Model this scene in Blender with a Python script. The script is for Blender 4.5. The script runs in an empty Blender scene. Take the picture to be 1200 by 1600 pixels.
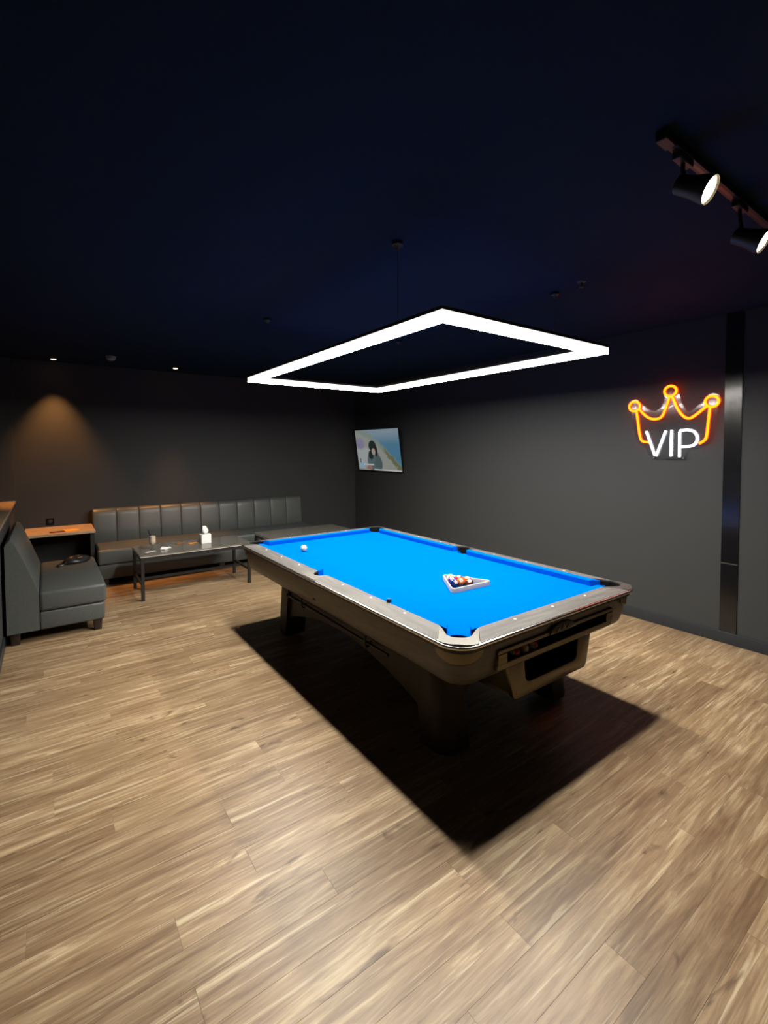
import bpy, bmesh, math, random
from mathutils import Vector, Matrix
random.seed(7)
PI = math.pi
SC = bpy.context.scene
C = SC.collection

# ------------------------------------------------------------------ camera
F_PX, CX, CY = 730.38, 600.0, 727.62            # in a 1200 x 1600 frame
YAW, PITCH, ROLL, CAM_H = 0.6255, 0.0376, 0.0028, 1.667
cam_d = bpy.data.cameras.new('camera'); cam = bpy.data.objects.new('camera', cam_d); C.objects.link(cam)
fw = Vector((math.sin(YAW)*math.cos(PITCH), math.cos(YAW)*math.cos(PITCH), -math.sin(PITCH)))
rt = Vector((math.cos(YAW), -math.sin(YAW), 0)); dn = fw.cross(rt)
r2 = math.cos(ROLL)*rt + math.sin(ROLL)*dn; d2 = -math.sin(ROLL)*rt + math.cos(ROLL)*dn
M = Matrix((r2, -d2, -fw)).transposed().to_4x4(); M.translation = Vector((0, 0, CAM_H))
cam.matrix_world = M
cam_d.sensor_fit = 'VERTICAL'; cam_d.sensor_height = 32.0; cam_d.sensor_width = 24.0
cam_d.lens = 32.0*F_PX/1600.0
cam_d.shift_x = 0.0; cam_d.shift_y = (CY-800.0)/1600.0
cam_d.clip_start = 0.02
SC.camera = cam
# ------------------------------------------------------------------ world, exposure
w = bpy.data.worlds.new('world'); SC.world = w; w.use_nodes = True
w.node_tree.nodes['Background'].inputs[0].default_value = (0.02, 0.02, 0.022, 1)
w.node_tree.nodes['Background'].inputs[1].default_value = 0.05
SC.view_settings.view_transform = 'Standard'; SC.view_settings.look = 'None'
SC.view_settings.exposure = 0.0; SC.view_settings.gamma = 1.0
SC.view_settings.use_curve_mapping = False
# light levels of the room's own lamps
FRAME_LIGHT = 175.0       # opal underside of the hanging light frame
FRAME_SIDE = 1.5          # opal flanks
DOWN_W = 80.0             # warm recessed downlights (watt)
SPOT_W = 120.0             # warm track spots
NEON_O, NEON_W = 13.0, 5.0
TV_E = 0.42

# ------------------------------------------------------------------ materials
MATS = {}
def principled(name, col, rough=.5, metal=0., spec=.5, **kw):
    m = bpy.data.materials.new(name); m.use_nodes = True
    b = m.node_tree.nodes['Principled BSDF']
    b.inputs['Base Color'].default_value = (*col, 1); b.inputs['Roughness'].default_value = rough
    b.inputs['Metallic'].default_value = metal; b.inputs['Specular IOR Level'].default_value = spec
    for k, v in kw.items(): b.inputs[k].default_value = v
    MATS[name] = m
    return m
def N(m, typ, **inp):
    n = m.node_tree.nodes.new(typ)
    for k, v in inp.items():
        if k in n.inputs: n.inputs[k].default_value = v
        else: setattr(n, k, v)
    return n
def L(m, a, b): m.node_tree.links.new(a, b)
def noisy(m, scale=40., amount=.15, bump=.0, stretch=(1, 1, 1), detail=4, rough_amt=0.):
    """colour mottling and fine relief on top of a principled material"""
    b = m.node_tree.nodes['Principled BSDF']
    tc = N(m, 'ShaderNodeTexCoord'); mp = N(m, 'ShaderNodeMapping'); mp.inputs['Scale'].default_value = stretch
    L(m, tc.outputs['Object'], mp.inputs['Vector'])
    nz = N(m, 'ShaderNodeTexNoise', Scale=scale, Detail=detail); L(m, mp.outputs[0], nz.inputs['Vector'])
    col = Vector(b.inputs['Base Color'].default_value[:3])
    cr = N(m, 'ShaderNodeValToRGB')
    cr.color_ramp.elements[0].position = .3; cr.color_ramp.elements[1].position = .7
    cr.color_ramp.elements[0].color = (*(col*(1-amount)), 1); cr.color_ramp.elements[1].color = (*(col*(1+amount)), 1)
    L(m, nz.outputs['Fac'], cr.inputs[0]); L(m, cr.outputs[0], b.inputs['Base Color'])
    if bump:
        bp = N(m, 'ShaderNodeBump', Strength=bump, Distance=.002); L(m, nz.outputs['Fac'], bp.inputs['Height'])
        L(m, bp.outputs[0], b.inputs['Normal'])
    return m
def emit(name, col, s):
    m = bpy.data.materials.new(name); m.use_nodes = True; nt = m.node_tree
    nt.nodes.clear()
    e = nt.nodes.new('ShaderNodeEmission'); o = nt.nodes.new('ShaderNodeOutputMaterial')
    e.inputs[0].default_value = (*col, 1); e.inputs[1].default_value = s
    nt.links.new(e.outputs[0], o.inputs[0]); MATS[name] = m
    return m

def make_floor_mat():
    m = principled('oak_vinyl', (.3, .2, .12), .42, spec=.42)
    b = m.node_tree.nodes['Principled BSDF']
    tc = N(m, 'ShaderNodeTexCoord'); oi = N(m, 'ShaderNodeObjectInfo')
    # shift the grain from plank to plank
    sh = N(m, 'ShaderNodeVectorMath', operation='ADD')
    cx_ = N(m, 'ShaderNodeCombineXYZ'); mu = N(m, 'ShaderNodeMath', operation='MULTIPLY'); mu.inputs[1].default_value = 57.
    L(m, oi.outputs['Random'], mu.inputs[0]); L(m, mu.outputs[0], cx_.inputs[0]); L(m, mu.outputs[0], cx_.inputs[1])
    L(m, tc.outputs['Object'], sh.inputs[0]); L(m, cx_.outputs[0], sh.inputs[1])
    def grain(sx, sy, sc, det, dist):
        mp = N(m, 'ShaderNodeMapping'); mp.inputs['Scale'].default_value = (sx, sy, 1)
        L(m, sh.outputs[0], mp.inputs['Vector'])
        nz = N(m, 'ShaderNodeTexNoise', Scale=sc, Detail=det, Distortion=dist); nz.inputs['Roughness'].default_value = .62
        L(m, mp.outputs[0], nz.inputs['Vector']); return nz
    g1 = grain(.55, 5.2, 3.2, 7, 1.1)      # broad streaks
    g2 = grain(.9, 17., 5., 5, .5)         # fine fibres
    g3 = grain(1.6, 5., 2.2, 3, .7)        # knots and dark flecks
    r1 = N(m, 'ShaderNodeValToRGB'); e = r1.color_ramp.elements
    e[0].position = .30; e[0].color = (.175, .112, .064, 1); e[1].position = .72; e[1].color = (.48, .39, .255, 1)
    k = e.new(.44); k.color = (.238, .164, .096, 1); k = e.new(.56); k.color = (.300, .222, .136, 1)
    L(m, g1.outputs['Fac'], r1.inputs[0])
    r2_ = N(m, 'ShaderNodeValToRGB'); e = r2_.color_ramp.elements
    e[0].position = .36; e[0].color = (.72, .68, .64, 1); e[1].position = .66; e[1].color = (1.16, 1.14, 1.1, 1)
    L(m, g2.outputs['Fac'], r2_.inputs[0])
    mx = N(m, 'ShaderNodeMix', data_type='RGBA', blend_type='MULTIPLY'); mx.inputs[0].default_value = 1.
    L(m, r1.outputs[0], mx.inputs[6]); L(m, r2_.outputs[0], mx.inputs[7])
    g4 = grain(.42, 11., 3.4, 6, .9)       # thin cream streaks
    r5 = N(m, 'ShaderNodeValToRGB'); e = r5.color_ramp.elements
    e[0].position = .57; e[0].color = (0, 0, 0, 1); e[1].position = .68; e[1].color = (.75, .75, .75, 1)
    L(m, g4.outputs['Fac'], r5.inputs[0])
    mxs = N(m, 'ShaderNodeMix', data_type='RGBA'); mxs.inputs[7].default_value = (.52, .44, .30, 1)
    L(m, r5.outputs[0], mxs.inputs[0]); L(m, mx.outputs[2], mxs.inputs[6]); mx = mxs
    r3 = N(m, 'ShaderNodeValToRGB'); e = r3.color_ramp.elements
    e[0].position = .27; e[0].color = (.42, .36, .32, 1); e[1].position = .36; e[1].color = (1, 1, 1, 1)
    L(m, g3.outputs['Fac'], r3.inputs[0])
    mx2 = N(m, 'ShaderNodeMix', data_type='RGBA', blend_type='MULTIPLY'); mx2.inputs[0].default_value = 1.
    L(m, mx.outputs[2], mx2.inputs[6]); L(m, r3.outputs[0], mx2.inputs[7])
    # plank to plank tone
    r4 = N(m, 'ShaderNodeValToRGB'); e = r4.color_ramp.elements
    e[0].color = (.82, .78, .73, 1); e[1].color = (1.16, 1.15, 1.12, 1); k = e.new(.5); k.color = (1.0, .97, .93, 1)
    L(m, oi.outputs['Random'], r4.inputs[0])
    mx3 = N(m, 'ShaderNodeMix', data_type='RGBA', blend_type='MULTIPLY'); mx3.inputs[0].default_value = 1.
    L(m, mx2.outputs[2], mx3.inputs[6]); L(m, r4.outputs[0], mx3.inputs[7])
    L(m, mx3.outputs[2], b.inputs['Base Color'])
    bp = N(m, 'ShaderNodeBump', Strength=.12, Distance=.002); L(m, g2.outputs['Fac'], bp.inputs['Height']); L(m, bp.outputs[0], b.inputs['Normal'])
    return m
def wood_grain(m, stretch, lo, hi, scale=4.):
    b = m.node_tree.nodes['Principled BSDF']
    tc = N(m, 'ShaderNodeTexCoord'); mp = N(m, 'ShaderNodeMapping'); mp.inputs['Scale'].default_value = stretch
    L(m, tc.outputs['Object'], mp.inputs['Vector'])
    nz = N(m, 'ShaderNodeTexNoise', Scale=scale, Detail=6, Distortion=.6); L(m, mp.outputs[0], nz.inputs['Vector'])
    cr = N(m, 'ShaderNodeValToRGB'); e = cr.color_ramp.elements
    e[0].position = .34; e[0].color = (*lo, 1); e[1].position = .68; e[1].color = (*hi, 1)
    L(m, nz.outputs['Fac'], cr.inputs[0]); L(m, cr.outputs[0], b.inputs['Base Color'])
    return m

FLOOR = make_floor_mat()
WALL = noisy(principled('charcoal_paint', (.0355, .0375, .0385), .6, spec=.25), 160, .06, .05)
CEIL = noisy(principled('black_ceiling_paint', (.0065, .0165, .034), .8, spec=.10), 120, .08)
BASEB = principled('baseboard_paint', (.018, .022, .026), .4, spec=.4)
BLACKGLOSS = principled('black_gloss_acrylic', (.006, .006, .007), .16, spec=.6)
LEATHER = noisy(principled('grey_leather', (.068, .076, .074), .42, spec=.5), 90, .12, .15)
DARKFOOT = principled('dark_foot', (.018, .012, .009), .4)
BLACKM = principled('black_metal', (.012, .012, .013), .4, metal=.0)
BLACKW = principled('black_wood', (.005, .005, .006), .6)
TABLETOP = noisy(principled('grey_glass_top', (.13, .12, .10), .18, spec=.6), 12, .1)
TOPEDGE = principled('pale_edge', (.45, .43, .38), .35)
SIDETOP = wood_grain(principled('light_wood_top', (.4, .3, .2), .45), (3, 14, 3), (.30, .20, .12), (.46, .34, .22))
CLOTH = noisy(principled('blue_cloth', (.0, .080, .42), 1., spec=.0), 300, .05, .05)
RAILW = wood_grain(principled('grey_rail_wood', (.3, .28, .25), .5, spec=.2), (1.2, 14, 14), (.062, .059, .055), (.104, .099, .092), 3.)
RAILW_S = wood_grain(principled('grey_rail_wood_end', (.3, .28, .25), .5, spec=.2), (14, 1.2, 14), (.062, .059, .055), (.104, .099, .092), 3.)
APRON = wood_grain(principled('dark_apron_wood', (.1, .08, .06), .42, spec=.4), (2, 2, 18), (.060, .050, .036), (.092, .077, .056), 3.)
BASEW = wood_grain(principled('dark_base_wood', (.1, .08, .06), .45, spec=.2), (8, 8, 2), (.016, .012, .009), (.027, .020, .014), 3.)
SILVER = principled('cast_aluminium', (.115, .114, .104), .52, metal=1.)
SILVERD = principled('brushed_aluminium', (.145, .122, .082), .36, metal=1.)
CHROME = principled('chrome', (.60, .585, .56), .25, metal=1.)
GROOVE = principled('dark_groove', (.02, .013, .010), .5)
POCKET = principled('pocket_rubber', (.005, .005, .006), .9, spec=.08)
DIAM = principled('pearl_dot', (.9, .9, .88), .3)
WHITE = principled('white_plastic', (.33, .31, .265), .5)
WHITEP = principled('white_paper', (.75, .75, .74), .8)
IVORY = principled('ivory_ball', (.46, .42, .34), .15)
OPAL = emit('opal_bottom', (1., .945, .86), FRAME_LIGHT)
OPALS = emit('opal_flank', (1., .96, .88), FRAME_SIDE)
LAMPW = emit('warm_lens', (1., .78, .48), 22.)
LAMPD = emit('warm_downlight_lens', (1., .55, .28), 9.)
NEONO = emit('neon_orange', (1., .062, .002), NEON_O)
NEONW = emit('neon_white', (.93, .92, 1.), NEON_W)

# ------------------------------------------------------------------ mesh helpers
def mesh_obj(name, bm, mat, parent=None, smooth=False, loc=None, rot=None):
    me = bpy.data.meshes.new(name)
    bmesh.ops.recalc_face_normals(bm, faces=bm.faces[:])
    if smooth:
        for f in bm.faces: f.smooth = True
    bm.to_mesh(me); bm.free()
    for mm in (mat if isinstance(mat, (list, tuple)) else [mat]): me.materials.append(mm)
    if smooth == 'auto': pass
    o = bpy.data.objects.new(name, me); C.objects.link(o)
    if parent is not None: o.parent = parent
    if loc is not None: o.location = loc
    if rot is not None: o.rotation_euler = rot
    return o
def auto_smooth(o, ang=40):
    me = o.data
    for p in me.polygons: p.use_smooth = True
    bm = bmesh.new(); bm.from_mesh(me)
    for e in bm.edges:
        if len(e.link_faces) == 2 and e.calc_face_angle(0) > math.radians(ang): e.smooth = False
    bm.to_mesh(me); bm.free()
    return o
def box_bm(x0, x1, y0, y1, z0, z1, bev=0., seg=2, bm=None):
    bm2 = bmesh.new()
    bmesh.ops.create_cube(bm2, size=1.)
    for v in bm2.verts:
        v.co = Vector((x0+(v.co.x+.5)*(x1-x0), y0+(v.co.y+.5)*(y1-y0), z0+(v.co.z+.5)*(z1-z0)))
    if bev: bmesh.ops.bevel(bm2, geom=bm2.edges[:], offset=bev, segments=seg, profile=.5, affect='EDGES')
    if bm is None: return bm2
    me = bpy.data.meshes.new('t'); bm2.to_mesh(me); bm2.free(); bm.from_mesh(me); bpy.data.meshes.remove(me)
    return bm
def box(name, x0, x1, y0, y1, z0, z1, mat, parent=None, bev=0., seg=2, loc=None, rot=None):
    o = mesh_obj(name, box_bm(x0, x1, y0, y1, z0, z1, bev, seg), mat, parent, False, loc, rot)
    if bev: auto_smooth(o)
    return o
def prism_bm(pts, a0, a1, axis='z', bev=0.):
    """polygon (list of 2-tuples) extruded along an axis; for 'y' the tuples are (x,z), for 'x' they are (y,z)"""
    bm = bmesh.new()
    def P(p, a):
        return {'z': (p[0], p[1], a), 'y': (p[0], a, p[1]), 'x': (a, p[0], p[1])}[axis]
    lo = [bm.verts.new(P(p, a0)) for p in pts]; hi = [bm.verts.new(P(p, a1)) for p in pts]
    n = len(pts)
    bm.faces.new(lo); bm.faces.new(hi[::-1])
    for i in range(n): bm.faces.new((lo[i], lo[(i+1) % n], hi[(i+1) % n], hi[i]))
    bmesh.ops.recalc_face_normals(bm, faces=bm.faces[:])
    if bev: bmesh.ops.bevel(bm, geom=bm.edges[:], offset=bev, segments=2, profile=.5, affect='EDGES')
    return bm
def prism(name, pts, a0, a1, mat, parent=None, axis='z', bev=0., loc=None):
    o = mesh_obj(name, prism_bm(pts, a0, a1, axis, bev), mat, parent, False, loc)
    return auto_smooth(o)
def loft_bm(rings, cap=True, closed=True):
    bm = bmesh.new(); R = [[bm.verts.new(p) for p in r] for r in rings]
    for a, b in zip(R, R[1:]):
        n = len(a)
        for i in range(n if closed else n-1):
            bm.faces.new((a[i], a[(i+1) % n], b[(i+1) % n], b[i]))
    if cap:
        bm.faces.new(R[0][::-1]); bm.faces.new(R[-1])
    return bm
def loft(name, rings, mat, parent=None, cap=True, closed=True, ang=40, loc=None, rot=None):
    return auto_smooth(mesh_obj(name, loft_bm(rings, cap, closed), mat, parent, False, loc, rot), ang)
def lathe(name, prof, mat, parent=None, n=24, loc=None, rot=None, ang=40):
    rings = [[(r*math.cos(2*PI*k/n), r*math.sin(2*PI*k/n), z) for k in range(n)] for r, z in prof]
    return loft(name, rings, mat, parent, True, True, ang, loc, rot)
def tube_bm(pts, r, n=8, cyclic=False, bm=None):
    bm = bm or bmesh.new()
    pts = [Vector(p) for p in pts]; m = len(pts); rings = []
    up = None
    for i, p in enumerate(pts):
        if cyclic: t = pts[(i+1) % m]-pts[i-1]
        else: t = pts[min(i+1, m-1)]-pts[max(i-1, 0)]
        t.normalize()
        if up is None:
            up = Vector((0, 0, 1)) if abs(t.z) < .9 else Vector((1, 0, 0))
        s = t.cross(up).normalized(); u = s.cross(t).normalized(); up = u
        rr = r[i] if isinstance(r, (list, tuple)) else r
        rings.append([bm.verts.new(p+rr*(math.cos(2*PI*k/n)*s+math.sin(2*PI*k/n)*u)) for k in range(n)])
    for i in range(m if cyclic else m-1):
        a, b = rings[i], rings[(i+1) % m]
        for k in range(n): bm.faces.new((a[k], a[(k+1) % n], b[(k+1) % n], b[k]))
    if not cyclic:
        bm.faces.new(rings[0][::-1]); bm.faces.new(rings[-1])
    return bm
def tube(name, pts, r, mat, parent=None, n=8, cyclic=False, loc=None):
    return auto_smooth(mesh_obj(name, tube_bm(pts, r, n, cyclic), mat, parent, False, loc), 50)
def catmull(pts, k=6):
    pts = [Vector(p) for p in pts]; out = []
    for i in range(len(pts)-1):
        p0 = pts[max(i-1, 0)]; p1 = pts[i]; p2 = pts[i+1]; p3 = pts[min(i+2, len(pts)-1)]
        for j in range(k):
            t = j/k
            out.append(.5*((2*p1)+(p2-p0)*t+(2*p0-5*p1+4*p2-p3)*t*t+(3*p1-p0-3*p2+p3)*t**3))
    out.append(pts[-1]); return out
def rrect(hx, hy, r, z, n=8, cx=0., cy=0.):
    out = []
    for k, (sx, sy) in enumerate(((1, 1), (-1, 1), (-1, -1), (1, -1))):
        for j in range(n+1):
            a = k*PI/2+j*PI/2/n
            out.append((cx+sx*(hx-r)+r*math.cos(a), cy+sy*(hy-r)+r*math.sin(a), z))
    return out
def boolean_cut(o, cutters):
    for c in cutters:
        md = o.modifiers.new('b', 'BOOLEAN'); md.operation = 'DIFFERENCE'; md.object = c; md.solver = 'EXACT'
    dg = bpy.context.evaluated_depsgraph_get(); dg.update()
    me = bpy.data.meshes.new_from_object(o.evaluated_get(dg))
    o.modifiers.clear(); old = o.data; o.data = me; bpy.data.meshes.remove(old)
    for c in cutters:
        me2 = c.data; bpy.data.objects.remove(c); bpy.data.meshes.remove(me2)
    return auto_smooth(o)
def thing(name, label, cat, loc=(0, 0, 0), rotz=0., group=None):
    o = bpy.data.objects.new(name, None); C.objects.link(o); o.empty_display_size = .1
    o.location = loc; o.rotation_euler = (0, 0, rotz)
    return tag(o, label, cat, group)
def tag(o, label, cat, group=None):
    o['label'] = label; o['category'] = cat
    if group: o['group'] = group
    return o
def struct(o, label=None):
    o['kind'] = 'structure'
    if label: o['label'] = label
    return o
def copy_tree(o, parent=None):
    c = o.copy(); C.objects.link(c)
    if parent is not None: c.parent = parent
    for ch in [k for k in o.children]: copy_tree(ch, c)
    return c

# ------------------------------------------------------------------ the room
XR, YB, XL, ZC, YF = 4.65, 7.35, -.33, 2.78, -2.4
XO = -1.6                                        # outer wall beyond the low partition
fl = struct(box('floor', XO-.1, XR+.1, YF-.1, YB+.1, -.12, -.007, principled('joint_dark', (.27, .19, .125), .8)), 'brown wood plank floor')
PW, PL, GAP = .135, 1.24, .0002
def add_plank(xa, xb, ya, yb):
    lx, ly = (xb-xa-2*GAP)/2, (yb-ya-2*GAP)/2
    bm = bmesh.new(); b = .0004
    r0 = [(-lx, -ly, -.009), (lx, -ly, -.009), (lx, ly, -.009), (-lx, ly, -.009)]
    r1 = [(-lx, -ly, -.0003), (lx, -ly, -.0003), (lx, ly, -.0003), (-lx, ly, -.0003)]
    r2q = [(-lx+b, -ly+b, 0), (lx-b, -ly+b, 0), (lx-b, ly-b, 0), (-lx+b, ly-b, 0)]
    R = [[bm.verts.new(p) for p in r] for r in (r0, r1, r2q)]
    for a, q in zip(R, R[1:]):
        for i in range(4): bm.faces.new((a[i], a[(i+1) % 4], q[(i+1) % 4], q[i]))
    bm.faces.new(R[2])
    return mesh_obj('plank', bm, FLOOR, fl, False, ((xa+xb)/2, (ya+yb)/2, 0))
y = -.15; row = 0
rows = []
while y < YB-.01:
    y1 = min(y+PW, YB)
    off = (row*.4137 + (.17 if row % 3 == 1 else 0)) % 1.0 * PL
    xs = [XL-.02]
    x = XL-.02+off
    if x - xs[0] < .12: x += PL
    while x < XR-.1:
        xs.append(x); x += PL
    xs.append(XR)
    for a, b_ in zip(xs, xs[1:]): add_plank(a, b_, y, y1)
    y = y1; row += 1
# planks behind the photographer's feet and beyond the low partition, too many and out of sight
bm = bmesh.new(); yy = YF
while yy < -.16:
    x = XL-.02-((yy*3.3) % 1.0)
    while x < XR:
        xa, xb = max(x, XL-.02), min(x+PL, XR)
        if xb-xa > .05: box_bm(xa+GAP, xb-GAP, yy+GAP, min(yy+PW, -.15)-GAP, -.009, 0, 0, bm=bm)
        x += PL
    yy += PW
o = mesh_obj('plank_remainder', bm, FLOOR, fl); o['kind'] = 'stuff'

struct(box('ceiling', XO-.1, XR+.1, YF-.1, YB+.1, ZC, ZC+.1, CEIL), 'black painted ceiling')
struct(box('wall_right', XR, XR+.12, YF-.1, YB+.1, -.1, ZC, WALL), 'charcoal painted wall with the crown sign')
struct(box('wall_back', XO-.1, XR, YB, YB+.12, -.1, ZC, WALL), 'charcoal painted wall behind the long sofa')
struct(box('wall_front', XO-.1, XR, YF-.12, YF, -.1, ZC, WALL))
struct(box('wall_outer', XO-.12, XO, YF, YB, -.1, ZC, WALL))
# low partition along the left with a ledge, and the pier where it meets the back wall
pl = struct(box('wall_left', XL-.22, XL, YF, YB-.05, -.1, 1.0, WALL), 'low charcoal partition wall at the left edge')
struct(box('trim_1', XL-.24, XL+.012, YF, YB-.05, 1.0, 1.03, wood_grain(principled('ledge_wood', (.3, .22, .15), .5), (14, 2, 2), (.16, .115, .075), (.25, .18, .12)), None, .004), 'wooden ledge capping the low partition')
struct(box('trim_2', XO, XL, YB-.05, YB, 0, ZC, WALL), 'shallow pier at the left end of the back wall')
struct(box('baseboard_right', XR-.016, XR, YF, YB, 0, .098, BASEB, None, .004), 'black baseboard')
struct(box('baseboard_back', XL, XR-.016, YB-.016, YB, 0, .098, BASEB, None, .004), 'black baseboard')
struct(box('baseboard_left', XL, XL+.014, YF, YB-.05, 0, .098, BASEB, None, .004), 'grey baseboard')
# glossy black strip on the right wall, two lengths with a bright joint
t = struct(box('trim_3', XR-.006, XR, 1.402, 1.526, .098, ZC, BLACKM), 'tall glossy black strip set into the right wall')
box('strip_panel', XR-.010, XR-.006, 1.404, 1.524, .69, ZC, BLACKGLOSS, t)
box('strip_panel', XR-.010, XR-.006, 1.404, 1.524, .098, .679, BLACKGLOSS, t)
box('joint_strip', XR-.012, XR-.006, 1.404, 1.524, .680, .689, SILVER, t)

# ------------------------------------------------------------------ pool table
TX, TY = 2.225, 2.86
HW, HL = .80, 1.435
table = thing('pool_table', 'large pool table with bright blue cloth and silver-cornered grey wood rails', 'pool table', (TX, TY, 0))
def railz(u, v):
    d = max(abs(u)-(HW-.115), abs(v)-(HL-.115), 0)/.115
    return .800-.0125*d*d
# apron body, with the ball-return slot cut through its near end
rings = [rrect(HW-i, HL-i, max(.13-i*.5, .03), z) for z, i in ((.560, .090), (.566, .075), (.585, .060), (.635, .044), (.70, .034), (.748, .030))]
apron = loft('apron', rings, APRON, table)
cut = mesh_obj('cut', box_bm(-.45, .45, -HL-.2, -HL+.36, .612, .688), APRON); cut.parent = table
PC = [(sx*(HW-.130), sy*(HL-.130), .060) for sx in (-1, 1) for sy in (-1, 1)] + [(sx*(HW-.108), 0., .056) for sx in (-1, 1)]
cutters = [cut]
for (px, py, pr) in PC:
    c = lathe('cut', [(pr+.009, .622), (pr+.009, .80)], APRON, table, 24); c.location = (px, py, 0); cutters.append(c)
apron = boolean_cut(apron, cutters)
loft('groove', [rrect(HW-i, HL-i, .12-i, z) for z, i in ((.7445, .034), (.7455, .016), (.765, .016), (.7655, .034))], GROOVE, table, cap=False)
rim = [rrect(HW-i, HL-i, .125-i*.5, z) for z, i in ((.765, .022), (.765, .006), (.769, -.002), (.776, -.004), (.783, -.001), (.7865, .007), (.7865, .022))]
loft('rim_moulding', rim, CHROME, table, cap=False)
# slate bed under cloth with six pocket holes
bed = box('bed_cloth', -HW+.09, HW-.09, -HL+.09, HL-.09, .735, .762, CLOTH, table)
cutters = []
for (px, py, pr) in PC:
    c = lathe('cut', [(pr, .70), (pr, .80)], CLOTH, table, 28); c.location = (px, py, 0); cutters.append(c)
boolean_cut(bed, cutters)
for (px, py, pr) in PC:
    r_ = pr+.003
    prof = [(r_, .758), (r_+.004, .758), (r_+.004, .64), (.02, .63), (.02, .634), (r_, .645)]
    rings = [[(px+r*math.cos(2*PI*k/24), py+r*math.sin(2*PI*k/24), z) for k in range(24)] for r, z in prof]
    loft('pocket_liner', [r for r in rings]+[rings[0]], POCKET, table, cap=False)
# wooden rails, six pieces
prof = [(.115, .762), (.115, .800), (.09, .7997), (.06, .7980), (.03, .7935), (.012, .7890), (.004, .787), (.004, .770)]
def rail(a, b, side, sgn, slope_a=0., slope_b=0.):
    # the seam with the castings runs at a slant: inner edge shorter than outer edge
    rings = []
    for end in (0, 1):
        ring = []
        for d, z in prof:
            f = d/.115
            pos = (a+slope_a*f) if end == 0 else (b+slope_b*f)
            ring.append((sgn*(HW-d), pos, z) if side == 'long' else (pos, sgn*(HL-d), z))
        rings.append(ring)
    return loft('rail', rings, RAILW_S if side == 'long' else RAILW, table, ang=25)
for s in (-1, 1):
    rail(-HL+.137, -.086, 'long', s, .113, -.004)
    rail(.086, HL-.137, 'long', s, .004, -.113)
    rail(-HW+.137, HW-.137, 'short', s, .113, -.113)
# castings
def casting(name, outer, inner, mirror):
    sx, sy = mirror; rings = []
    for s in (0, .04, .1, .2, .35, .5, .65, .8, .92, 1.):
        ring = []
        for p, q in zip(outer, inner):
            u = p[0]+(q[0]-p[0])*s; v = p[1]+(q[1]-p[1])*s
            ring.append((sx*u, sy*v, railz(u, v)+.0012))
        rings.append(ring)
    lowo = [(x, y_, .764) for x, y_, z in rings[0]]; lowi = [(x, y_, .764) for x, y_, z in rings[-1]]
    return loft(name, [lowi, lowo]+rings+[lowi], SILVER, table, cap=False, closed=False, ang=30)
K = 20; outer = []; R_ = .123
path = [(HW-.003, HL-.135)] + [(HW-.003-R_+R_*math.cos(a), HL-.003-R_+R_*math.sin(a)) for a in [j*PI/2/(K-2) for j in range(K-1)]] + [(HW-.135, HL-.003)]
pcx, pcy, pr = HW-.130, HL-.130, .066
inn = [(HW-.113, HL-.249), (HW-.100, HL-.215)] + [(pcx+pr*math.cos(a), pcy+pr*math.sin(a)) for a in [math.radians(-18+126*j/(K-4)) for j in range(K-3)]] + [(HW-.215, HL-.100), (HW-.249, HL-.113)]
for sx in (-1, 1):
    for sy in (-1, 1): casting('corner_casting', path, inn, (sx, sy))
path2 = [(HW-.003, -.085+.17*j/18) for j in range(19)]
inn2 = [(HW-.113, -.089)] + [(HW-.108-.005+.062*math.cos(a), .062*math.sin(a)) for a in [math.radians(-84+168*j/16) for j in range(17)]] + [(HW-.113, .089)]
for sx in (-1, 1): casting('side_casting', path2, inn2, (sx, 1))
def lip(pts, sx, sy):
    # dark rubber lip lining the casting's inner edge
    rings = []
    n_ = len(pts); inner_ = []
    for k_, p in enumerate(pts):
        a_, b_ = Vector(pts[max(k_-1, 0)]), Vector(pts[min(k_+1, n_-1)]); t_ = (b_-a_).normalized(); nn_ = Vector((-t_.y, t_.x))
        inner_.append((p[0]+nn_.x*.005, p[1]+nn_.y*.005))
    for z_, ps in ((.752, pts), (.752, inner_), (.7915, inner_), (.794, [((p[0]+q[0])/2, (p[1]+q[1])/2) for p, q in zip(pts, inner_)]), (.7915, pts), (.752, pts)):
        rings.append([(sx*p[0], sy*p[1], z_) for p in ps])
    return loft('pocket_lip', rings, POCKET, table, cap=False, closed=False)
for sx in (-1, 1):
    for sy in (-1, 1): lip(inn[1:-1], sx, sy)
    lip(inn2[1:-1], sx, 1)
# corner cap plates wrapping the apron under each casting
for sx in (-1, 1):
    for sy in (-1, 1):
        rings = []
        nn = 18
        for zi in range(7):
            fz = zi/6; ring = []
            for j in range(nn+1):
                t_ = j/nn
                ang = t_*PI/2
                drop = .018+.046*math.sin(PI*t_)**.5 if 0 < t_ < 1 else .018
                z = .7435-drop*fz
                i = .030+(.748-z)*.07-.004
                r = .13-i*.5
                L0 = .045
                if t_ < .18: x_, y_ = HW-i, HL-i-r-L0*(1-t_/.18)
                elif t_ > .82: x_, y_ = HW-i-r-L0*((t_-.82)/.18), HL-i
                else:
                    a = (t_-.18)/.64*PI/2; x_, y_ = HW-i-r+r*math.cos(a), HL-i-r+r*math.sin(a)
                ring.append((sx*x_, sy*y_, z))
            rings.append(ring)
        ob = loft('corner_cap', rings, SILVERD, table, cap=False, closed=False)
        md = ob.modifiers.new('s', 'SOLIDIFY'); md.thickness = .004; md.offset = -1 if sx*sy > 0 else 1
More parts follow.
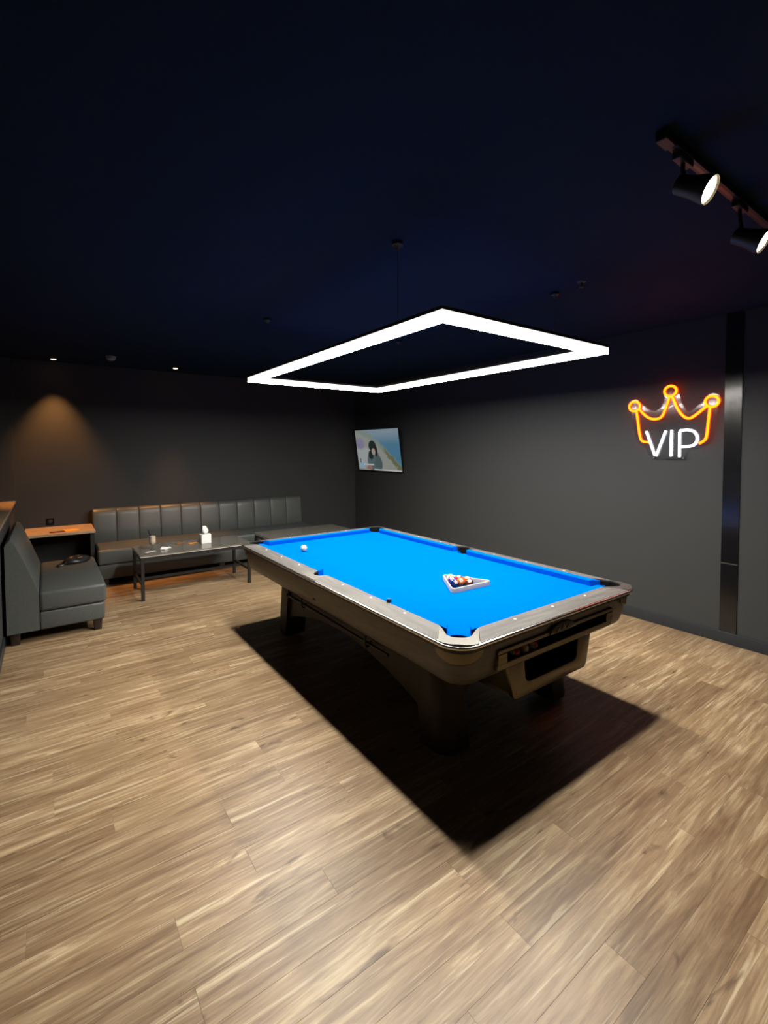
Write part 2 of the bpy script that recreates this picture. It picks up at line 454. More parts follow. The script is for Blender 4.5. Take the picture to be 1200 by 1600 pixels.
# cushions, six pieces with slanted ends at the pockets
cprof = [(.1155, .762), (.1155, .7995), (.153, .8010), (.162, .7990), (.165, .7940), (.160, .7625)]
def cushion(a, b, side, sgn, ka, kb):
    rings = []
    for end in (0, 1):
        ring = []
        for d, z in cprof:
            f = (d-.1155)/.05
            pos = a+ka*f if end == 0 else b+kb*f
            ring.append((sgn*(HW-d), pos, z) if side == 'long' else (pos, sgn*(HL-d), z))
        rings.append(ring)
    return loft('cushion', rings, CLOTH, table, ang=35)
for s in (-1, 1):
    cushion(-HL+.198, -.070, 'long', s, .045, -.014)
    cushion(.070, HL-.198, 'long', s, .014, -.045)
    cushion(-HW+.198, HW-.198, 'short', s, .045, -.045)
# sight dots
dm = None
for s in (-1, 1):
    for k in (-3, -2, -1, 1, 2, 3):
        spots = [(s*(HW-.085), k*.3175)]
        if abs(k) < 2: spots.append((k*.3175, s*(HL-.085)))
        if k == 1: spots.append((0, s*(HL-.085)))
        for (u, v) in spots:
            if dm is None:
                dm = lathe('sight_dot', [(.0065, -.002), (.0065, .0006), (.005, .0012)], DIAM, table, 12)
                dd = dm
            else:
                dd = dm.copy(); C.objects.link(dd)
            dd.location = (u, v, railz(u, v)+.0002)
# base: four splayed corner legs, arched side and end panels
def leg(sx, sy):
    rings = []
    for z, sp in ((0.03, .0), (.06, .0), (.3, -.035), (.58, -.08)):
        x0, x1 = .385, .568; y0, y1 = .905+sp, 1.105+sp; r = .085
        pts = [(x0, y0), (x1, y0), (x1, y1-r)] + [(x1-r+r*math.cos(a), y1-r+r*math.sin(a)) for a in [j*PI/2/8 for j in range(1, 8)]] + [(x1-r, y1), (x0, y1)]
        rings.append([(sx*p, sy*q, z) for p, q in pts])
    lg = loft('leg', rings, BASEW, table)
    lathe('leveller_foot', [(.045, 0), (.05, .006), (.05, .018), (.03, .03), (.03, .04)], CHROME, lg, 16, (sx*.47, sy*1.0, 0))
for sx in (-1, 1):
    for sy in (-1, 1): leg(sx, sy)
def arch(half, zs, ze, top, n=16):
    pts = [(-half, top), (-half, zs)] + [(-half+2*half*j/n, zs+(ze-zs)*math.sin(PI*j/n)**.85) for j in range(1, n)] + [(half, zs), (half, top)]
    return pts
for s in (-1, 1):
    prism('side_panel', arch(.90, .19, .36, .58), s*.530-.012, s*.530+.012, BASEW, table, 'x')
    prism('end_panel', arch(.40, .22, .36, .58), s*.985-.012, s*.985+.012, BASEW, table, 'y')
# silver frame round the ball slot, U-shaped ball box beneath, medallion
yf = -HL+.034
fr = []
def frame_prism(name, x0, x1, z0, z1, y0, y1): return box(name, x0, x1, y0, y1, z0, z1, SILVERD, table, .003, 1)
frame_prism('slot_frame', -.515, .515, .602, .632, yf-.006, yf+.05)
frame_prism('slot_frame', -.515, .515, .684, .704, yf-.012, yf+.02)
frame_prism('slot_frame', -.515, -.448, .632, .684, yf-.012, yf+.04)
frame_prism('slot_frame', .448, .515, .632, .684, yf-.012, yf+.04)
box('ball_tray', -.45, .45, -HL+.06, -HL+.35, .600, .6125, BLACKM, table)
med = [(.115*math.cos(PI*j/16), .688+.050*math.sin(PI*j/16)) for j in range(17)]
md_ = prism('medallion', med, yf-.020, yf-.006, SILVERD, table, 'y', .003)
pts2 = [(-.07, .693), (-.045, .715), (-.02, .698), (0, .727), (.02, .698), (.045, .715), (.07, .693)]
prism('emblem', pts2+[(.07, .689), (-.07, .689)], yf-.023, yf-.019, SILVER, md_, 'y')
U = [(-.375, .572), (-.335, .41), (-.325, .390), (-.305, .378), (.305, .378), (.325, .390), (.335, .41), (.375, .572), (.245, .572), (.235, .475), (.222, .455), (.20, .446), (-.20, .446), (-.222, .455), (-.235, .475), (-.245, .572)]
bx = prism('ball_box', U, yf+.045, yf+.075, SILVERD, table, 'y', .004)
for s in (-1, 1):
    bmx = loft_bm([[(s*.372, yf+.07, .572), (s*.333, yf+.07, .41), (s*.315, yf+.07, .41), (s*.352, yf+.07, .572)], [(s*.372, yf+.38, .572), (s*.333, yf+.38, .41), (s*.315, yf+.38, .41), (s*.352, yf+.38, .572)]])
    mesh_obj('box_side', bmx, SILVERD, bx)
box('box_floor', -.325, .325, yf+.07, yf+.38, .382, .41, BLACKM, bx)
box('box_back', -.34, .34, yf+.37, yf+.385, .39, .572, BLACKM, bx)
box('box_liner', -.30, .30, yf+.10, yf+.36, .4105, .418, principled('navy_felt', (.004, .006, .018), .9), bx)
lathe('glint_stud', [(.012, 0), (.014, .004), (.010, .018), (.004, .022)], CHROME, bx, 14, (.19, yf+.365, .50), (PI/2, 0, 0))  # added chrome stud, stands in for a white reflected glint inside the box
# hooks that carry the bridge stick on the left side panel
for hy in (-.40, .52):
    tube('hook', catmull([(-.541, hy, .47), (-.575, hy, .475), (-.60, hy, .455), (-.603, hy, .42), (-.59, hy, .395), (-.566, hy, .40), (-.556, hy, .425)]), .0065, BLACKM, table, 8)

# ------------------------------------------------------------------ things on and at the table
st = thing('bridge_stick', 'dark wooden bridge stick held in hooks under the pool table side', 'cue stick', (TX-.58, TY, .4165))
tube('shaft', [(0, -.62, 0), (0, .1, 0), (0, .80, 0)], [.0085, .0105, .013], principled('dark_shaft', (.02, .014, .010), .4), st, 10)
tube('butt_cap', [(0, .80, 0), (0, .83, 0)], [.0135, .012], POCKET, st, 10)

BALLR = .0286
FONT_CACHE = {}
def text_mesh(s, size):
    cu = bpy.data.curves.new('t', 'FONT'); cu.body = s; cu.size = size; cu.align_x = 'CENTER'; cu.align_y = 'CENTER'; cu.extrude = .0002; cu.resolution_u = 3
    ob = bpy.data.objects.new('t', cu); C.objects.link(ob)
    dg = bpy.context.evaluated_depsgraph_get(); dg.update()
    me = bpy.data.meshes.new_from_object(ob.evaluated_get(dg)); bpy.data.objects.remove(ob); bpy.data.curves.remove(cu)
    return me
BALLCOL = {'1': (.40, .20, .01), '2': (.006, .012, .10), '3': (.30, .012, .010), '4': (.035, .016, .17), '5': (.42, .085, .008), '7': (.06, .012, .006), '9': (.40, .19, .01), '11': (.34, .02, .012), '13': (.42, .06, .012)}
def ball_mat(num):
    nm = 'ball_'+num
    if nm in MATS: return MATS[nm]
    m = principled(nm, BALLCOL[num], .1, spec=.6)
    if int(num) > 8:
        b = m.node_tree.nodes['Principled BSDF']
        tc = N(m, 'ShaderNodeTexCoord'); sp = N(m, 'ShaderNodeSeparateXYZ'); L(m, tc.outputs['Object'], sp.inputs[0])
        ab = N(m, 'ShaderNodeMath', operation='ABSOLUTE'); L(m, sp.outputs[1], ab.inputs[0])
        gt = N(m, 'ShaderNodeMath', operation='GREATER_THAN'); L(m, ab.outputs[0], gt.inputs[0]); gt.inputs[1].default_value = .0155
        mx = N(m, 'ShaderNodeMix', data_type='RGBA'); mx.inputs[6].default_value = (*BALLCOL[num], 1); mx.inputs[7].default_value = (.46, .42, .34, 1)
        L(m, gt.outputs[0], mx.inputs[0]); L(m, mx.outputs[2], b.inputs['Base Color'])
    return m
SPHERE = None
def sphere_mesh():
    bm = bmesh.new(); bmesh.ops.create_uvsphere(bm, u_segments=28, v_segments=18, radius=BALLR)
    for f in bm.faces: f.smooth = True
    me = bpy.data.meshes.new('ball'); bm.to_mesh(me); bm.free(); return me
def pool_ball(num, loc, label, face, roll=0., group=None):
    """face = direction the number spot looks"""
    root = thing('pool_ball', label, 'ball', (loc[0], loc[1], loc[2]-BALLR), 0, group)
    me = sphere_mesh(); me.materials.append(ball_mat(num))
    q = Vector(face).normalized().to_track_quat('Z', 'Y').to_euler()
    b = bpy.data.objects.new('shell', me); C.objects.link(b); b.parent = root; b.location = (0, 0, BALLR); b.rotation_euler = q
    ra = .0118; rings = []
    for k in range(4):
        r = ra*(1-k/3.2); z = math.sqrt((BALLR+.0003)**2-r*r)
        rings.append([(r*math.cos(2*PI*j/20), r*math.sin(2*PI*j/20), z) for j in range(20)])
    s = loft('number_spot', rings, IVORY, b)
    tm = text_mesh(num, .0155 if len(num) == 1 else .0125); tm.materials.append(POCKET)
    tobj = bpy.data.objects.new('numeral', tm); C.objects.link(tobj); tobj.parent = b; tobj.location = (0, 0, BALLR+.0005); tobj.rotation_euler = (0, 0, roll)
    return root
cb = sphere_mesh(); cb.materials.append(IVORY)
o = bpy.data.objects.new('cue_ball', cb); C.objects.link(o); o.location = (1.815, 3.72, .762+BALLR)
tag(o, 'plain white cue ball alone on the far part of the blue cloth', 'ball')

# white triangle rack
RX, RY = 2.155, 2.135
SIDE = .357; A = Vector((2.018, 2.078)); B = A+SIDE*Vector((math.cos(-.05), math.sin(-.05))); Cc = A+SIDE*Vector((math.cos(PI/3-.05), math.sin(PI/3-.05)))
ctr = (A+B+Cc)/3
def round_tri(scale, r, n=6):
    P = [ctr+(p-ctr)*scale for p in (A, B, Cc)]; out = []
    for i in range(3):
        p0, p1, p2 = P[i-1], P[i], P[(i+1) % 3]
        d1 = (p0-p1).normalized(); d2_ = (p2-p1).normalized()
        half = math.acos(max(-1, min(1, d1.dot(d2_))))/2; tl = r/math.tan(half); c = p1+(d1+d2_).normalized()*(r/math.sin(half))
        s0 = p1+d1*tl-c; s1 = p1+d2_*tl-c
        a0 = math.atan2(s0.y, s0.x); a1 = math.atan2(s1.y, s1.x)
        while a1 < a0-PI: a1 += 2*PI
        while a1 > a0+PI: a1 -= 2*PI
        for j in range(n+1):
            a = a0+(a1-a0)*j/n; out.append((c.x+r*math.cos(a)-ctr.x, c.y+r*math.sin(a)-ctr.y))
    return out
rk = thing('ball_rack', 'white plastic triangle rack lying on the blue cloth around some balls', 'rack', (ctr.x, ctr.y, .762))
so, si = round_tri(1.0, .022), round_tri(.905, .015)
hR = .029
rr = [[(x, y_, z) for x, y_ in pts] for pts, z in ((si, .0), (so, .0), (so, hR-.004), (round_tri(.985, .021), hR), (round_tri(.92, .016), hR), (si, hR-.004), (si, .0))]
loft('rack_frame', rr, WHITE, rk, cap=False)
# balls crowd the far-left part of the rack
bz = .762+BALLR+.0004
d = BALLR*2.012
bp = {}
e1 = (Cc-A).normalized(); e2 = Vector((e1.y, -e1.x))          # along the left wall of the rack, and into it
o0 = A+e1*.0700+e2*.0392
def bpos(i, j): 
    p = o0+e1*(i*d+j*d/2)+e2*(j*d*.866); return (p.x, p.y, bz)
camdir = Vector((-2.1, -2.15, 1.1))
defs = [('2', (1, 0), 'dark blue number 2 ball in the left corner of the rack', (-.2, -.9, .55)),
        ('4', (2, 0), 'purple number 4 ball against the left side of the rack', (-.7, -.6, .8)),
        ('9', (3, 0), 'yellow striped ball at the far tip of the rack', (-.2, .1, 1.)),
        ('5', (1, 1), 'orange number 5 ball in the middle of the racked balls', (-.55, -.75, .7)),
        ('3', (2, 1), 'red number 3 ball behind the orange one in the rack', (-.3, -.2, 1.)),
        ('7', (0, 2), 'dark maroon number 7 ball at the right of the racked balls', (-.6, -.7, .9)),
        ('13', (1, 2), 'orange striped ball behind the maroon one in the rack', (-.2, -.5, .9))]
for num, (i, j), lab, fc in defs: pool_ball(num, bpos(i, j), lab, fc, .3, 'balls in the white rack')
# balls resting in the end slot
for num, wx, lab, fc in (('3', 1.885, 'red number 3 ball leftmost in the end slot of the table', (-.8, -.3, .2)),
                    ('9', 1.955, 'yellow striped ball between two red ones in the end slot', (.1, -.3, .9)),
                    ('11', 2.03, 'red striped ball rightmost in the end slot of the table', (-.6, -.4, .6))):
    pool_ball(num, (wx, TY-HL+.070, .6125+BALLR), lab, fc, 0, 'balls in the end slot')
ch = thing('chalk_cube', 'small blue billiard chalk cube standing on the left rail', 'chalk', (1.545, 2.095, railz(.68, .765)+.0005), .2)
box('wrapper', -.0105, .0105, -.0105, .0105, 0, .017, principled('chalk_wrap', (.008, .010, .025), .6), ch, .001, 1)
o = lathe('chalk_face', [(.0095, .017), (.0095, .021), (.006, .0195)], principled('chalk_blue', (.02, .09, .35), .9), ch, 14)

# ------------------------------------------------------------------ hanging light frame
LX0, LX1, LY0, LY1, LZ = 1.534, 3.020, 1.651, 4.286, 2.285
lf = thing('pendant_light', 'rectangular white glowing light frame hanging over the pool table', 'light', ((LX0+LX1)/2, (LY0+LY1)/2, LZ))
hx, hy, bw, bh = (LX1-LX0)/2, (LY1-LY0)/2, .07, .040
def mitre(sx, sy, long_, o_, z0, z1, name, mats):
    # one mitred bar; long_ bars run along y
    i = 0.
    if long_: pts = [(sx*hx, -hy), (sx*hx, hy), (sx*(hx-bw), hy-bw), (sx*(hx-bw), -hy+bw)]
    else: pts = [(-hx, sy*hy), (hx, sy*hy), (hx-bw, sy*(hy-bw)), (-hx+bw, sy*(hy-bw))]
    bm = prism_bm(pts, z0, z1)
    ob = mesh_obj(name, bm, mats, lf)
    if len(mats) > 1:
        for p in ob.data.polygons: p.material_index = 0 if p.normal.z < -.9 else 1
    return ob
for (sx, sy, lg_) in ((1, 0, True), (-1, 0, True), (0, 1, False), (0, -1, False)):
    mitre(sx, sy, lg_, 0, 0, bh, 'diffuser', [OPAL, OPALS])
    mitre(sx, sy, lg_, 0, bh, bh+.018, 'housing', [SILVER])
for sx, ax in ((-1, 1.566), (1, 2.988)):
    for ay in (2.038, 3.873):
        ux, uy = ax-(LX0+LX1)/2, ay-(LY0+LY1)/2
        tube('cable', [(ux, uy, bh+.018), (ux, uy, ZC-LZ)], .0012, SILVERD, lf, 6)
        lathe('ceiling_cup', [(.030, ZC-LZ), (.030, ZC-LZ-.018), (.012, ZC-LZ-.030), (.005, ZC-LZ-.045)], BLACKM, lf, 18, (ux, uy, 0))
        lathe('cable_grip', [(.006, bh+.018), (.006, bh+.040), (.003, bh+.046)], CHROME, lf, 10, (ux, uy, 0))

# ------------------------------------------------------------------ neon crown
SX = XR-.045
sg = thing('neon_sign', 'neon sign of an orange crown with white VIP letters on the wall', 'sign', (SX, 1.93, 1.55))
def sp(pts): return [(0, y_-1.93, z-1.55) for y_, z in pts]
cr = [('crown_tube', [(2.232, 2.017), (2.215, 1.90), (2.198, 1.784), (2.174, 1.728), (2.115, 1.715)]),
      ('crown_tube', [(2.203, 2.028), (2.137, 1.957), (2.068, 1.929), (2.001, 1.955), (1.949, 2.092), (1.943, 2.128)]),
      ('crown_tube', [(1.926, 2.128), (1.906, 2.099), (1.873, 2.017), (1.83, 1.951), (1.783, 1.922), (1.738, 1.94), (1.647, 2.017)]),
      ('crown_tube', [(1.618, 2.015), (1.628, 1.90), (1.637, 1.781), (1.651, 1.732), (1.694, 1.699)])]
for nm, pts in cr: tube(nm, catmull(sp(pts), 7), .0105, NEONO, sg, 8)
for cy_, cz in ((2.251, 2.062), (1.934, 2.177), (1.605, 2.057)):
    tube('crown_ring', [(0, cy_-1.93+.050*math.cos(2*PI*k/28), cz-1.55+.046*math.sin(2*PI*k/28)) for k in range(28)], .0105, NEONO, sg, 8, True)
def poly(pts, n=4):
    out = []
    for a, b in zip(pts, pts[1:]):
        for k in range(n): out.append((a[0]+(b[0]-a[0])*k/n, a[1]+(b[1]-a[1])*k/n))
    return out+[pts[-1]]
vt = tube('letter_v', sp(poly([(2.137, 1.818), (2.058, 1.592)])+poly([(2.046, 1.588), (1.966, 1.819)])), .0110, NEONW, sg, 8)
tube('letter_i', sp(poly([(1.917, 1.823), (1.920, 1.585)])), .0110, NEONW, sg, 8)
tube('letter_p', sp(poly([(1.849, 1.580), (1.851, 1.80)], 5)+[(1.845, 1.816)]) + [tuple(v) for v in catmull(sp([(1.836, 1.818), (1.78, 1.819), (1.735, 1.803), (1.711, 1.76), (1.714, 1.718), (1.74, 1.684), (1.79, 1.674), (1.842, 1.673)]), 5)], .0110, NEONW, sg, 8)
# clear backing cut to the outline
out = [(2.29, 2.03), (2.315, 2.075), (2.29, 2.115), (2.24, 2.13), (2.195, 2.09), (2.14, 2.03), (2.07, 2.0), (2.02, 2.03), (1.98, 2.12), (1.872+.13, 2.17), (1.995, 2.215), (1.95, 2.245), (1.90, 2.24), (1.865, 2.20), (1.865, 2.15), (1.845, 2.06), (1.80, 1.99), (1.77, 1.985), (1.70, 2.04), (1.66, 2.08), (1.64, 2.115), (1.60, 2.128), (1.555, 2.11), (1.535, 2.06), (1.56, 2.02), (1.575, 1.90), (1.59, 1.76), (1.62, 1.70), (1.68, 1.66), (1.78, 1.63), (1.80, 1.55), (2.09, 1.55), (2.15, 1.66), (2.22, 1.71), (2.245, 1.78)]
ACR = bpy.data.materials.new('clear_acrylic'); ACR.use_nodes = True; nt = ACR.node_tree; nt.nodes.clear()
tr = nt.nodes.new('ShaderNodeBsdfTransparent'); gl = nt.nodes.new('ShaderNodeBsdfGlossy'); gl.inputs['Roughness'].default_value = .08
lw = nt.nodes.new('ShaderNodeLayerWeight'); pw = nt.nodes.new('ShaderNodeMath'); pw.operation = 'POWER'; pw.inputs[1].default_value = 4.; nt.links.new(lw.outputs['Facing'], pw.inputs[0])
fr_ = nt.nodes.new('ShaderNodeMath'); fr_.operation = 'MULTIPLY_ADD'; fr_.inputs[1].default_value = .6; fr_.inputs[2].default_value = .04; nt.links.new(pw.outputs[0], fr_.inputs[0]); mx = nt.nodes.new('ShaderNodeMixShader'); om = nt.nodes.new('ShaderNodeOutputMaterial')
tr.inputs[0].default_value = (.93, .93, .93, 1)
nt.links.new(fr_.outputs[0], mx.inputs[0]); nt.links.new(tr.outputs[0], mx.inputs[1]); nt.links.new(gl.outputs[0], mx.inputs[2]); nt.links.new(mx.outputs[0], om.inputs[0])
bm = prism_bm([(y_-1.93, z-1.55) for y_, z in out], .011, .016, 'x'); mesh_obj('backing', bm, ACR, sg)
for (y_, z) in ((2.251, 2.105), (1.934, 2.222), (1.605, 2.10), (2.07, 1.57), (1.82, 1.57)):
    tube('standoff', [(.005, y_-1.93, z-1.55), (.045, y_-1.93, z-1.55)], .006, CHROME, sg, 10)
tube('power_cord', catmull([(.03, -.10, .01), (.036, -.06, .008), (.036, 0., .006), (.036, .05, .01)]), .002, POCKET, sg, 6)

# ------------------------------------------------------------------ television
def tv_material():
    m = bpy.data.materials.new('tv_picture'); m.use_nodes = True; nt = m.node_tree; nt.nodes.clear()
    tc = nt.nodes.new('ShaderNodeTexCoord'); sx_ = nt.nodes.new('ShaderNodeSeparateXYZ'); nt.links.new(tc.outputs['UV'], sx_.inputs[0])
    U_, V_ = sx_.outputs[0], sx_.outputs[1]
    nz = nt.nodes.new('ShaderNodeTexNoise'); nz.inputs['Scale'].default_value = 7; nz.inputs['Detail'].default_value = 5; nt.links.new(tc.outputs['UV'], nz.inputs['Vector'])
    def math_(op, a, b=None, c=None):
        n = nt.nodes.new('ShaderNodeMath'); n.operation = op
        for k, v in enumerate((a, b, c)):
            if v is None: continue
            if isinstance(v, (int, float)): n.inputs[k].default_value = v
            else: nt.links.new(v, n.inputs[k])
        return n.outputs[0]
    def step(val, e=.02):
        n = nt.nodes.new('ShaderNodeMapRange'); n.interpolation_type = 'SMOOTHSTEP'
        n.inputs[1].default_value = -e; n.inputs[2].default_value = e
        nt.links.new(val, n.inputs[0]); return n.outputs[0]
    def mix(col, new, mask):
        n = nt.nodes.new('ShaderNodeMix'); n.data_type = 'RGBA'
        nt.links.new(mask, n.inputs[0])
        for k, v in ((6, col), (7, new)):
            if isinstance(v, tuple): n.inputs[k].default_value = (*v, 1)
            else: nt.links.new(v, n.inputs[k])
        return n.outputs[2]
    wob = math_('MULTIPLY', math_('SUBTRACT', nz.outputs['Fac'], .5), .22)
    def ell(cx_, cy_, rx, ry, e=.15):
        a = math_('POWER', math_('ABSOLUTE', math_('DIVIDE', math_('SUBTRACT', U_, cx_), rx)), 2.); b = math_('POWER', math_('ABSOLUTE', math_('DIVIDE', math_('SUBTRACT', V_, cy_), ry)), 2.)
        return step(math_('SUBTRACT', 1., math_('ADD', a, b)), e)
    def rectm(x0, x1, y0, y1, e=.008):
        a = math_('MULTIPLY', step(math_('SUBTRACT', U_, x0), e), step(math_('SUBTRACT', x1, U_), e))
        b = math_('MULTIPLY', step(math_('SUBTRACT', V_, y0), e), step(math_('SUBTRACT', y1, V_), e)); return math_('MULTIPLY', a, b)
    # sky to sea
    col = mix((.085, .22, .33), (.26, .34, .41), step(math_('SUBTRACT', V_, .78), .2))
    # hillside: falls from upper left to lower right
    h = math_('SUBTRACT', math_('ADD', math_('MULTIPLY', math_('SUBTRACT', 1.09, math_('POWER', U_, 1.5)), 1.0), wob), V_)
    col = mix(col, (.24, .30, .27), step(math_('ADD', h, .02), .05))
    col = mix(col, (.32, .33, .30), step(math_('SUBTRACT', h, .12), .06))
    # olive slope at the right
    g = math_('MULTIPLY', step(math_('SUBTRACT', math_('ADD', h, wob), .0), .04), step(math_('SUBTRACT', .16, math_('ADD', h, wob)), .04))
    col = mix(col, (.16, .17, .09), math_('MULTIPLY', g, step(math_('SUBTRACT', U_, .66), .06)))
    # pale path, lilac patch
    col = mix(col, (.40, .42, .42), ell(.15, .36, .30, .20, .5))
    col = mix(col, (.27, .24, .38), ell(.10, .66, .10, .14, .5))
    # seated figure: jacket, hair, face
    col = mix(col, (.10, .15, .16), ell(.40, .20, .16, .30, .15))
    col = mix(col, (.085, .125, .13), ell(.50, .17, .085, .19, .2))
    col = mix(col, (.018, .028, .026), ell(.34, .38, .06, .11, .3))
    col = mix(col, (.020, .032, .030), ell(.39, .60, .088, .135, .12))
    col = mix(col, (.028, .026, .024), ell(.465, .48, .035, .14, .3))
    col = mix(col, (.42, .36, .31), ell(.405, .46, .042, .085, .25))
    # caption graphics along the bottom
    col = mix(col, (.30, .45, .58), rectm(.03, .16, .05, .19))
    col = mix(col, (.03, .04, .05), rectm(.055, .075, .17, .29))
    col = mix(col, (.62, .64, .62), rectm(.14, .38, .125, .155))
    col = mix(col, (.36, .17, .14), rectm(.22, .33, .015, .11))
    col = mix(col, (.62, .64, .64), rectm(.38, .99, .0, .03))
    e = nt.nodes.new('ShaderNodeEmission'); om = nt.nodes.new('ShaderNodeOutputMaterial')
    nt.links.new(col, e.inputs[0]); e.inputs[1].default_value = TV_E*1.55; nt.links.new(e.outputs[0], om.inputs[0])
    return m
TVW, TVH = 1.262, .700
tilt = math.radians(8)
tv = thing('television', 'wall-mounted television tilted down near the corner showing a dark-haired figure outdoors', 'television', (4.545, 6.475, 1.635))
tv.rotation_euler = (0, 0, 0)
RT = (0, -tilt, 0)
def tvp(name, x0, x1, y0, y1, z0, z1, mat, bev=0.): return box(name, x0, x1, y0, y1, z0, z1, mat, tv, bev, 2, None, RT)
tvp('bezel', -.008, .004, -TVW/2-.008, TVW/2+.008, -TVH/2-.012, TVH/2+.008, POCKET, .002)
tvp('rear_shell', .004, .035, -TVW/2+.06, TVW/2-.06, -TVH/2+.05, TVH/2-.05, POCKET, .008)
bm = bmesh.new()
vs = [bm.verts.new((-.0085, y_, z)) for y_, z in ((TVW/2, -TVH/2), (-TVW/2, -TVH/2), (-TVW/2, TVH/2), (TVW/2, TVH/2))]
f = bm.faces.new(vs); uvl = bm.loops.layers.uv.new('UVMap')
for lp, uv in zip(f.loops, ((0, 0), (1, 0), (1, 1), (0, 1))): lp[uvl].uv = uv
me = bpy.data.meshes.new('screen'); bm.to_mesh(me); bm.free(); me.materials.append(tv_material())
o = bpy.data.objects.new('screen', me); C.objects.link(o); o.parent = tv; o.rotation_euler = RT
for s in (-1, 1):
    tvp('mount_rail', .035, .045, s*.18-.015, s*.18+.015, -.2, .2, BLACKM)
    tube('mount_arm', [(.045, s*.18, .12), (.102, s*.18, .12)], .012, BLACKM, tv, 8)
box('wall_plate', .093, .1045, -.24, .24, .05, .19, BLACKM, tv)

# ------------------------------------------------------------------ long sofa at the back wall
SX0, SX1 = .475, 3.45
sofa = thing('long_sofa', 'long grey leather banquette sofa with channelled back along the back wall', 'sofa', ((SX0+SX1)/2, 6.95, 0))
hs = (SX1-SX0)/2
box('base', -hs, hs, -.375, .37, .07, .245, LEATHER, sofa, .015, 3)
box('seat', -hs, hs, -.39, .20, .247, .435, LEATHER, sofa, .032, 4)
box('back_core', -hs+.01, hs-.01, .22, .385, .25, .82, LEATHER, sofa, .02, 3)
nch = 11; cw = 2*hs/nch
for i in range(nch):
    x0 = -hs+i*cw
    rings = []
    # side profile (y,z) of the channel, leaning back slightly, with a rounded head
    pr_ = [(.20, .40), (.175, .44), (.185, .60), (.205, .78), (.215, .835), (.240, .865), (.300, .872), (.350, .865), (.375, .835), (.38, .40)]
    for f, puff in ((.0, .010), (.012, .004), (.05, .0015), (.25, 0), (.5, -.0015), (.75, 0), (.95, .0015), (.988, .004), (1., .010)):
        rings.append([(x0+.001+(cw-.002)*f, y_+(puff if k < 6 else 0), z-(puff*.6 if 4 <= k <= 8 else 0)) for k, (y_, z) in enumerate(pr_)])
    loft('back_channel', rings, LEATHER, sofa, ang=50)
for lx_ in (-hs+.08, 0, hs-.08):
    for ly_ in (-.32, .32): box('foot', lx_-.035, lx_+.035, ly_-.035, ly_+.035, 0, .072, DARKFOOT, sofa, .004, 1)

# ------------------------------------------------------------------ armless loveseat at the left
CY0, CY1 = 4.97, 6.32
ls = thing('armless_loveseat', 'grey leather armless loveseat with slanted back at the left partition', 'sofa', (.06, (CY0+CY1)/2, 0))
hy_ = (CY1-CY0)/2
box('base', -.14, .345, -hy_+.004, hy_-.004, .10, .255, LEATHER, ls, .016, 3)
box('seat_cushion', -.14, .360, -hy_, hy_, .257, .430, LEATHER, ls, .030, 4)
# wedge shaped back: upright rear, slanted front face, rounded head
bk = [(-.365, .10), (-.140, .10), (-.140, .43), (-.150, .46), (-.225, .68), (-.285, .845), (-.305, .885), (-.330, .898), (-.352, .888), (-.365, .86)]
rings = []
for f, s in ((0, .018), (.012, .006), (.03, 0), (.97, 0), (.988, .006), (1, .018)):
    cx_, cz_ = -.27, .42
    rings.append([(x+(cx_-x)*s*.8, -hy_+2*hy_*f, z+(cz_-z)*s) for x, z in bk])
loft('backrest', rings, LEATHER, ls, ang=50)
for lx_ in (-.31, .29):
    for ly_ in (-hy_+.06, hy_-.06):
        loft('foot', [rrect(.03, .03, .006, 0, 2, lx_, ly_), rrect(.036, .036, .006, .102, 2, lx_, ly_)], DARKFOOT, ls)
# black bag slumped on the seat
bg = thing('handbag', 'crumpled black handbag lying on the loveseat seat', 'bag', (.235, 6.06, .4305), .35)
rings = []
for k, (z, sx_, sy_) in enumerate(((0, .115, .062), (.012, .132, .072), (.03, .130, .066), (.05, .112, .046), (.066, .085, .028), (.074, .05, .012))):
    ring = []
    for j in range(26):
        a = 2*PI*j/26; wv = 1+.09*math.sin(3*a+k*.7)+.05*math.sin(7*a+1.3*k)
        ring.append((sx_*wv*math.cos(a), sy_*wv*math.sin(a), z+.006*math.sin(4*a+k)*(k > 1)))
    rings.append(ring)
bagm = noisy(principled('black_bag', (.012, .012, .011), .35), 40, .3, .4)
loft('bag_body', rings, bagm, bg, ang=70)
tube('strap', catmull([(-.10, -.03, .03), (-.14, -.07, .02), (-.19, -.075, .008), (-.20, -.03, .008), (-.16, .01, .008), (-.11, .01, .03)]), .006, bagm, bg, 6)
tube('clasp', [(.0, -.040, .055), (.05, -.036, .056)], .004, SILVERD, bg, 6)

# ------------------------------------------------------------------ side cabinet in the corner
sc_ = thing('side_table', 'black open side table with pale wooden top in the back left corner', 'table', (.115, 7.02, 0))
box('table_top', -.350, .352, -.33, .31, .640, .672, [SIDETOP], sc_, .003, 1)
box('side_panel', -.34, -.315, -.30, .30, 0, .640, BLACKW, sc_)
box('side_panel', .300, .340, -.30, .30, 0, .640, BLACKW, sc_)
box('back_panel', -.315, .300, .20, .215, .02, .640, BLACKW, sc_)
box('shelf', -.315, .300, -.26, .20, .20, .22, BLACKW, sc_)
o = box('menu_card', -.075, .075, -.05, .05, 0, .004, principled('menu_maroon', (.10, .022, .012), .5), None, 0, 1, (.085, 6.81, .6725), (0, 0, .12))
tag(o, 'dark maroon menu card lying on the side table top', 'menu')
o = box('flyer', -.075, .075, -.085, .085, 0, .002, principled('flyer_yellow', (.75, .36, .05), .6), None, 0, 1, (.225, 6.885, .6725), (0, 0, .12))
tag(o, 'yellow paper flyer lying on the side table beside the maroon menu', 'paper')
so_ = thing('wall_socket', 'small black wall socket just above the side table top', 'socket', (.02, YB, .735))
box('plate', -.042, .042, -.009, 0, -.042, .042, POCKET, so_, .003, 2)
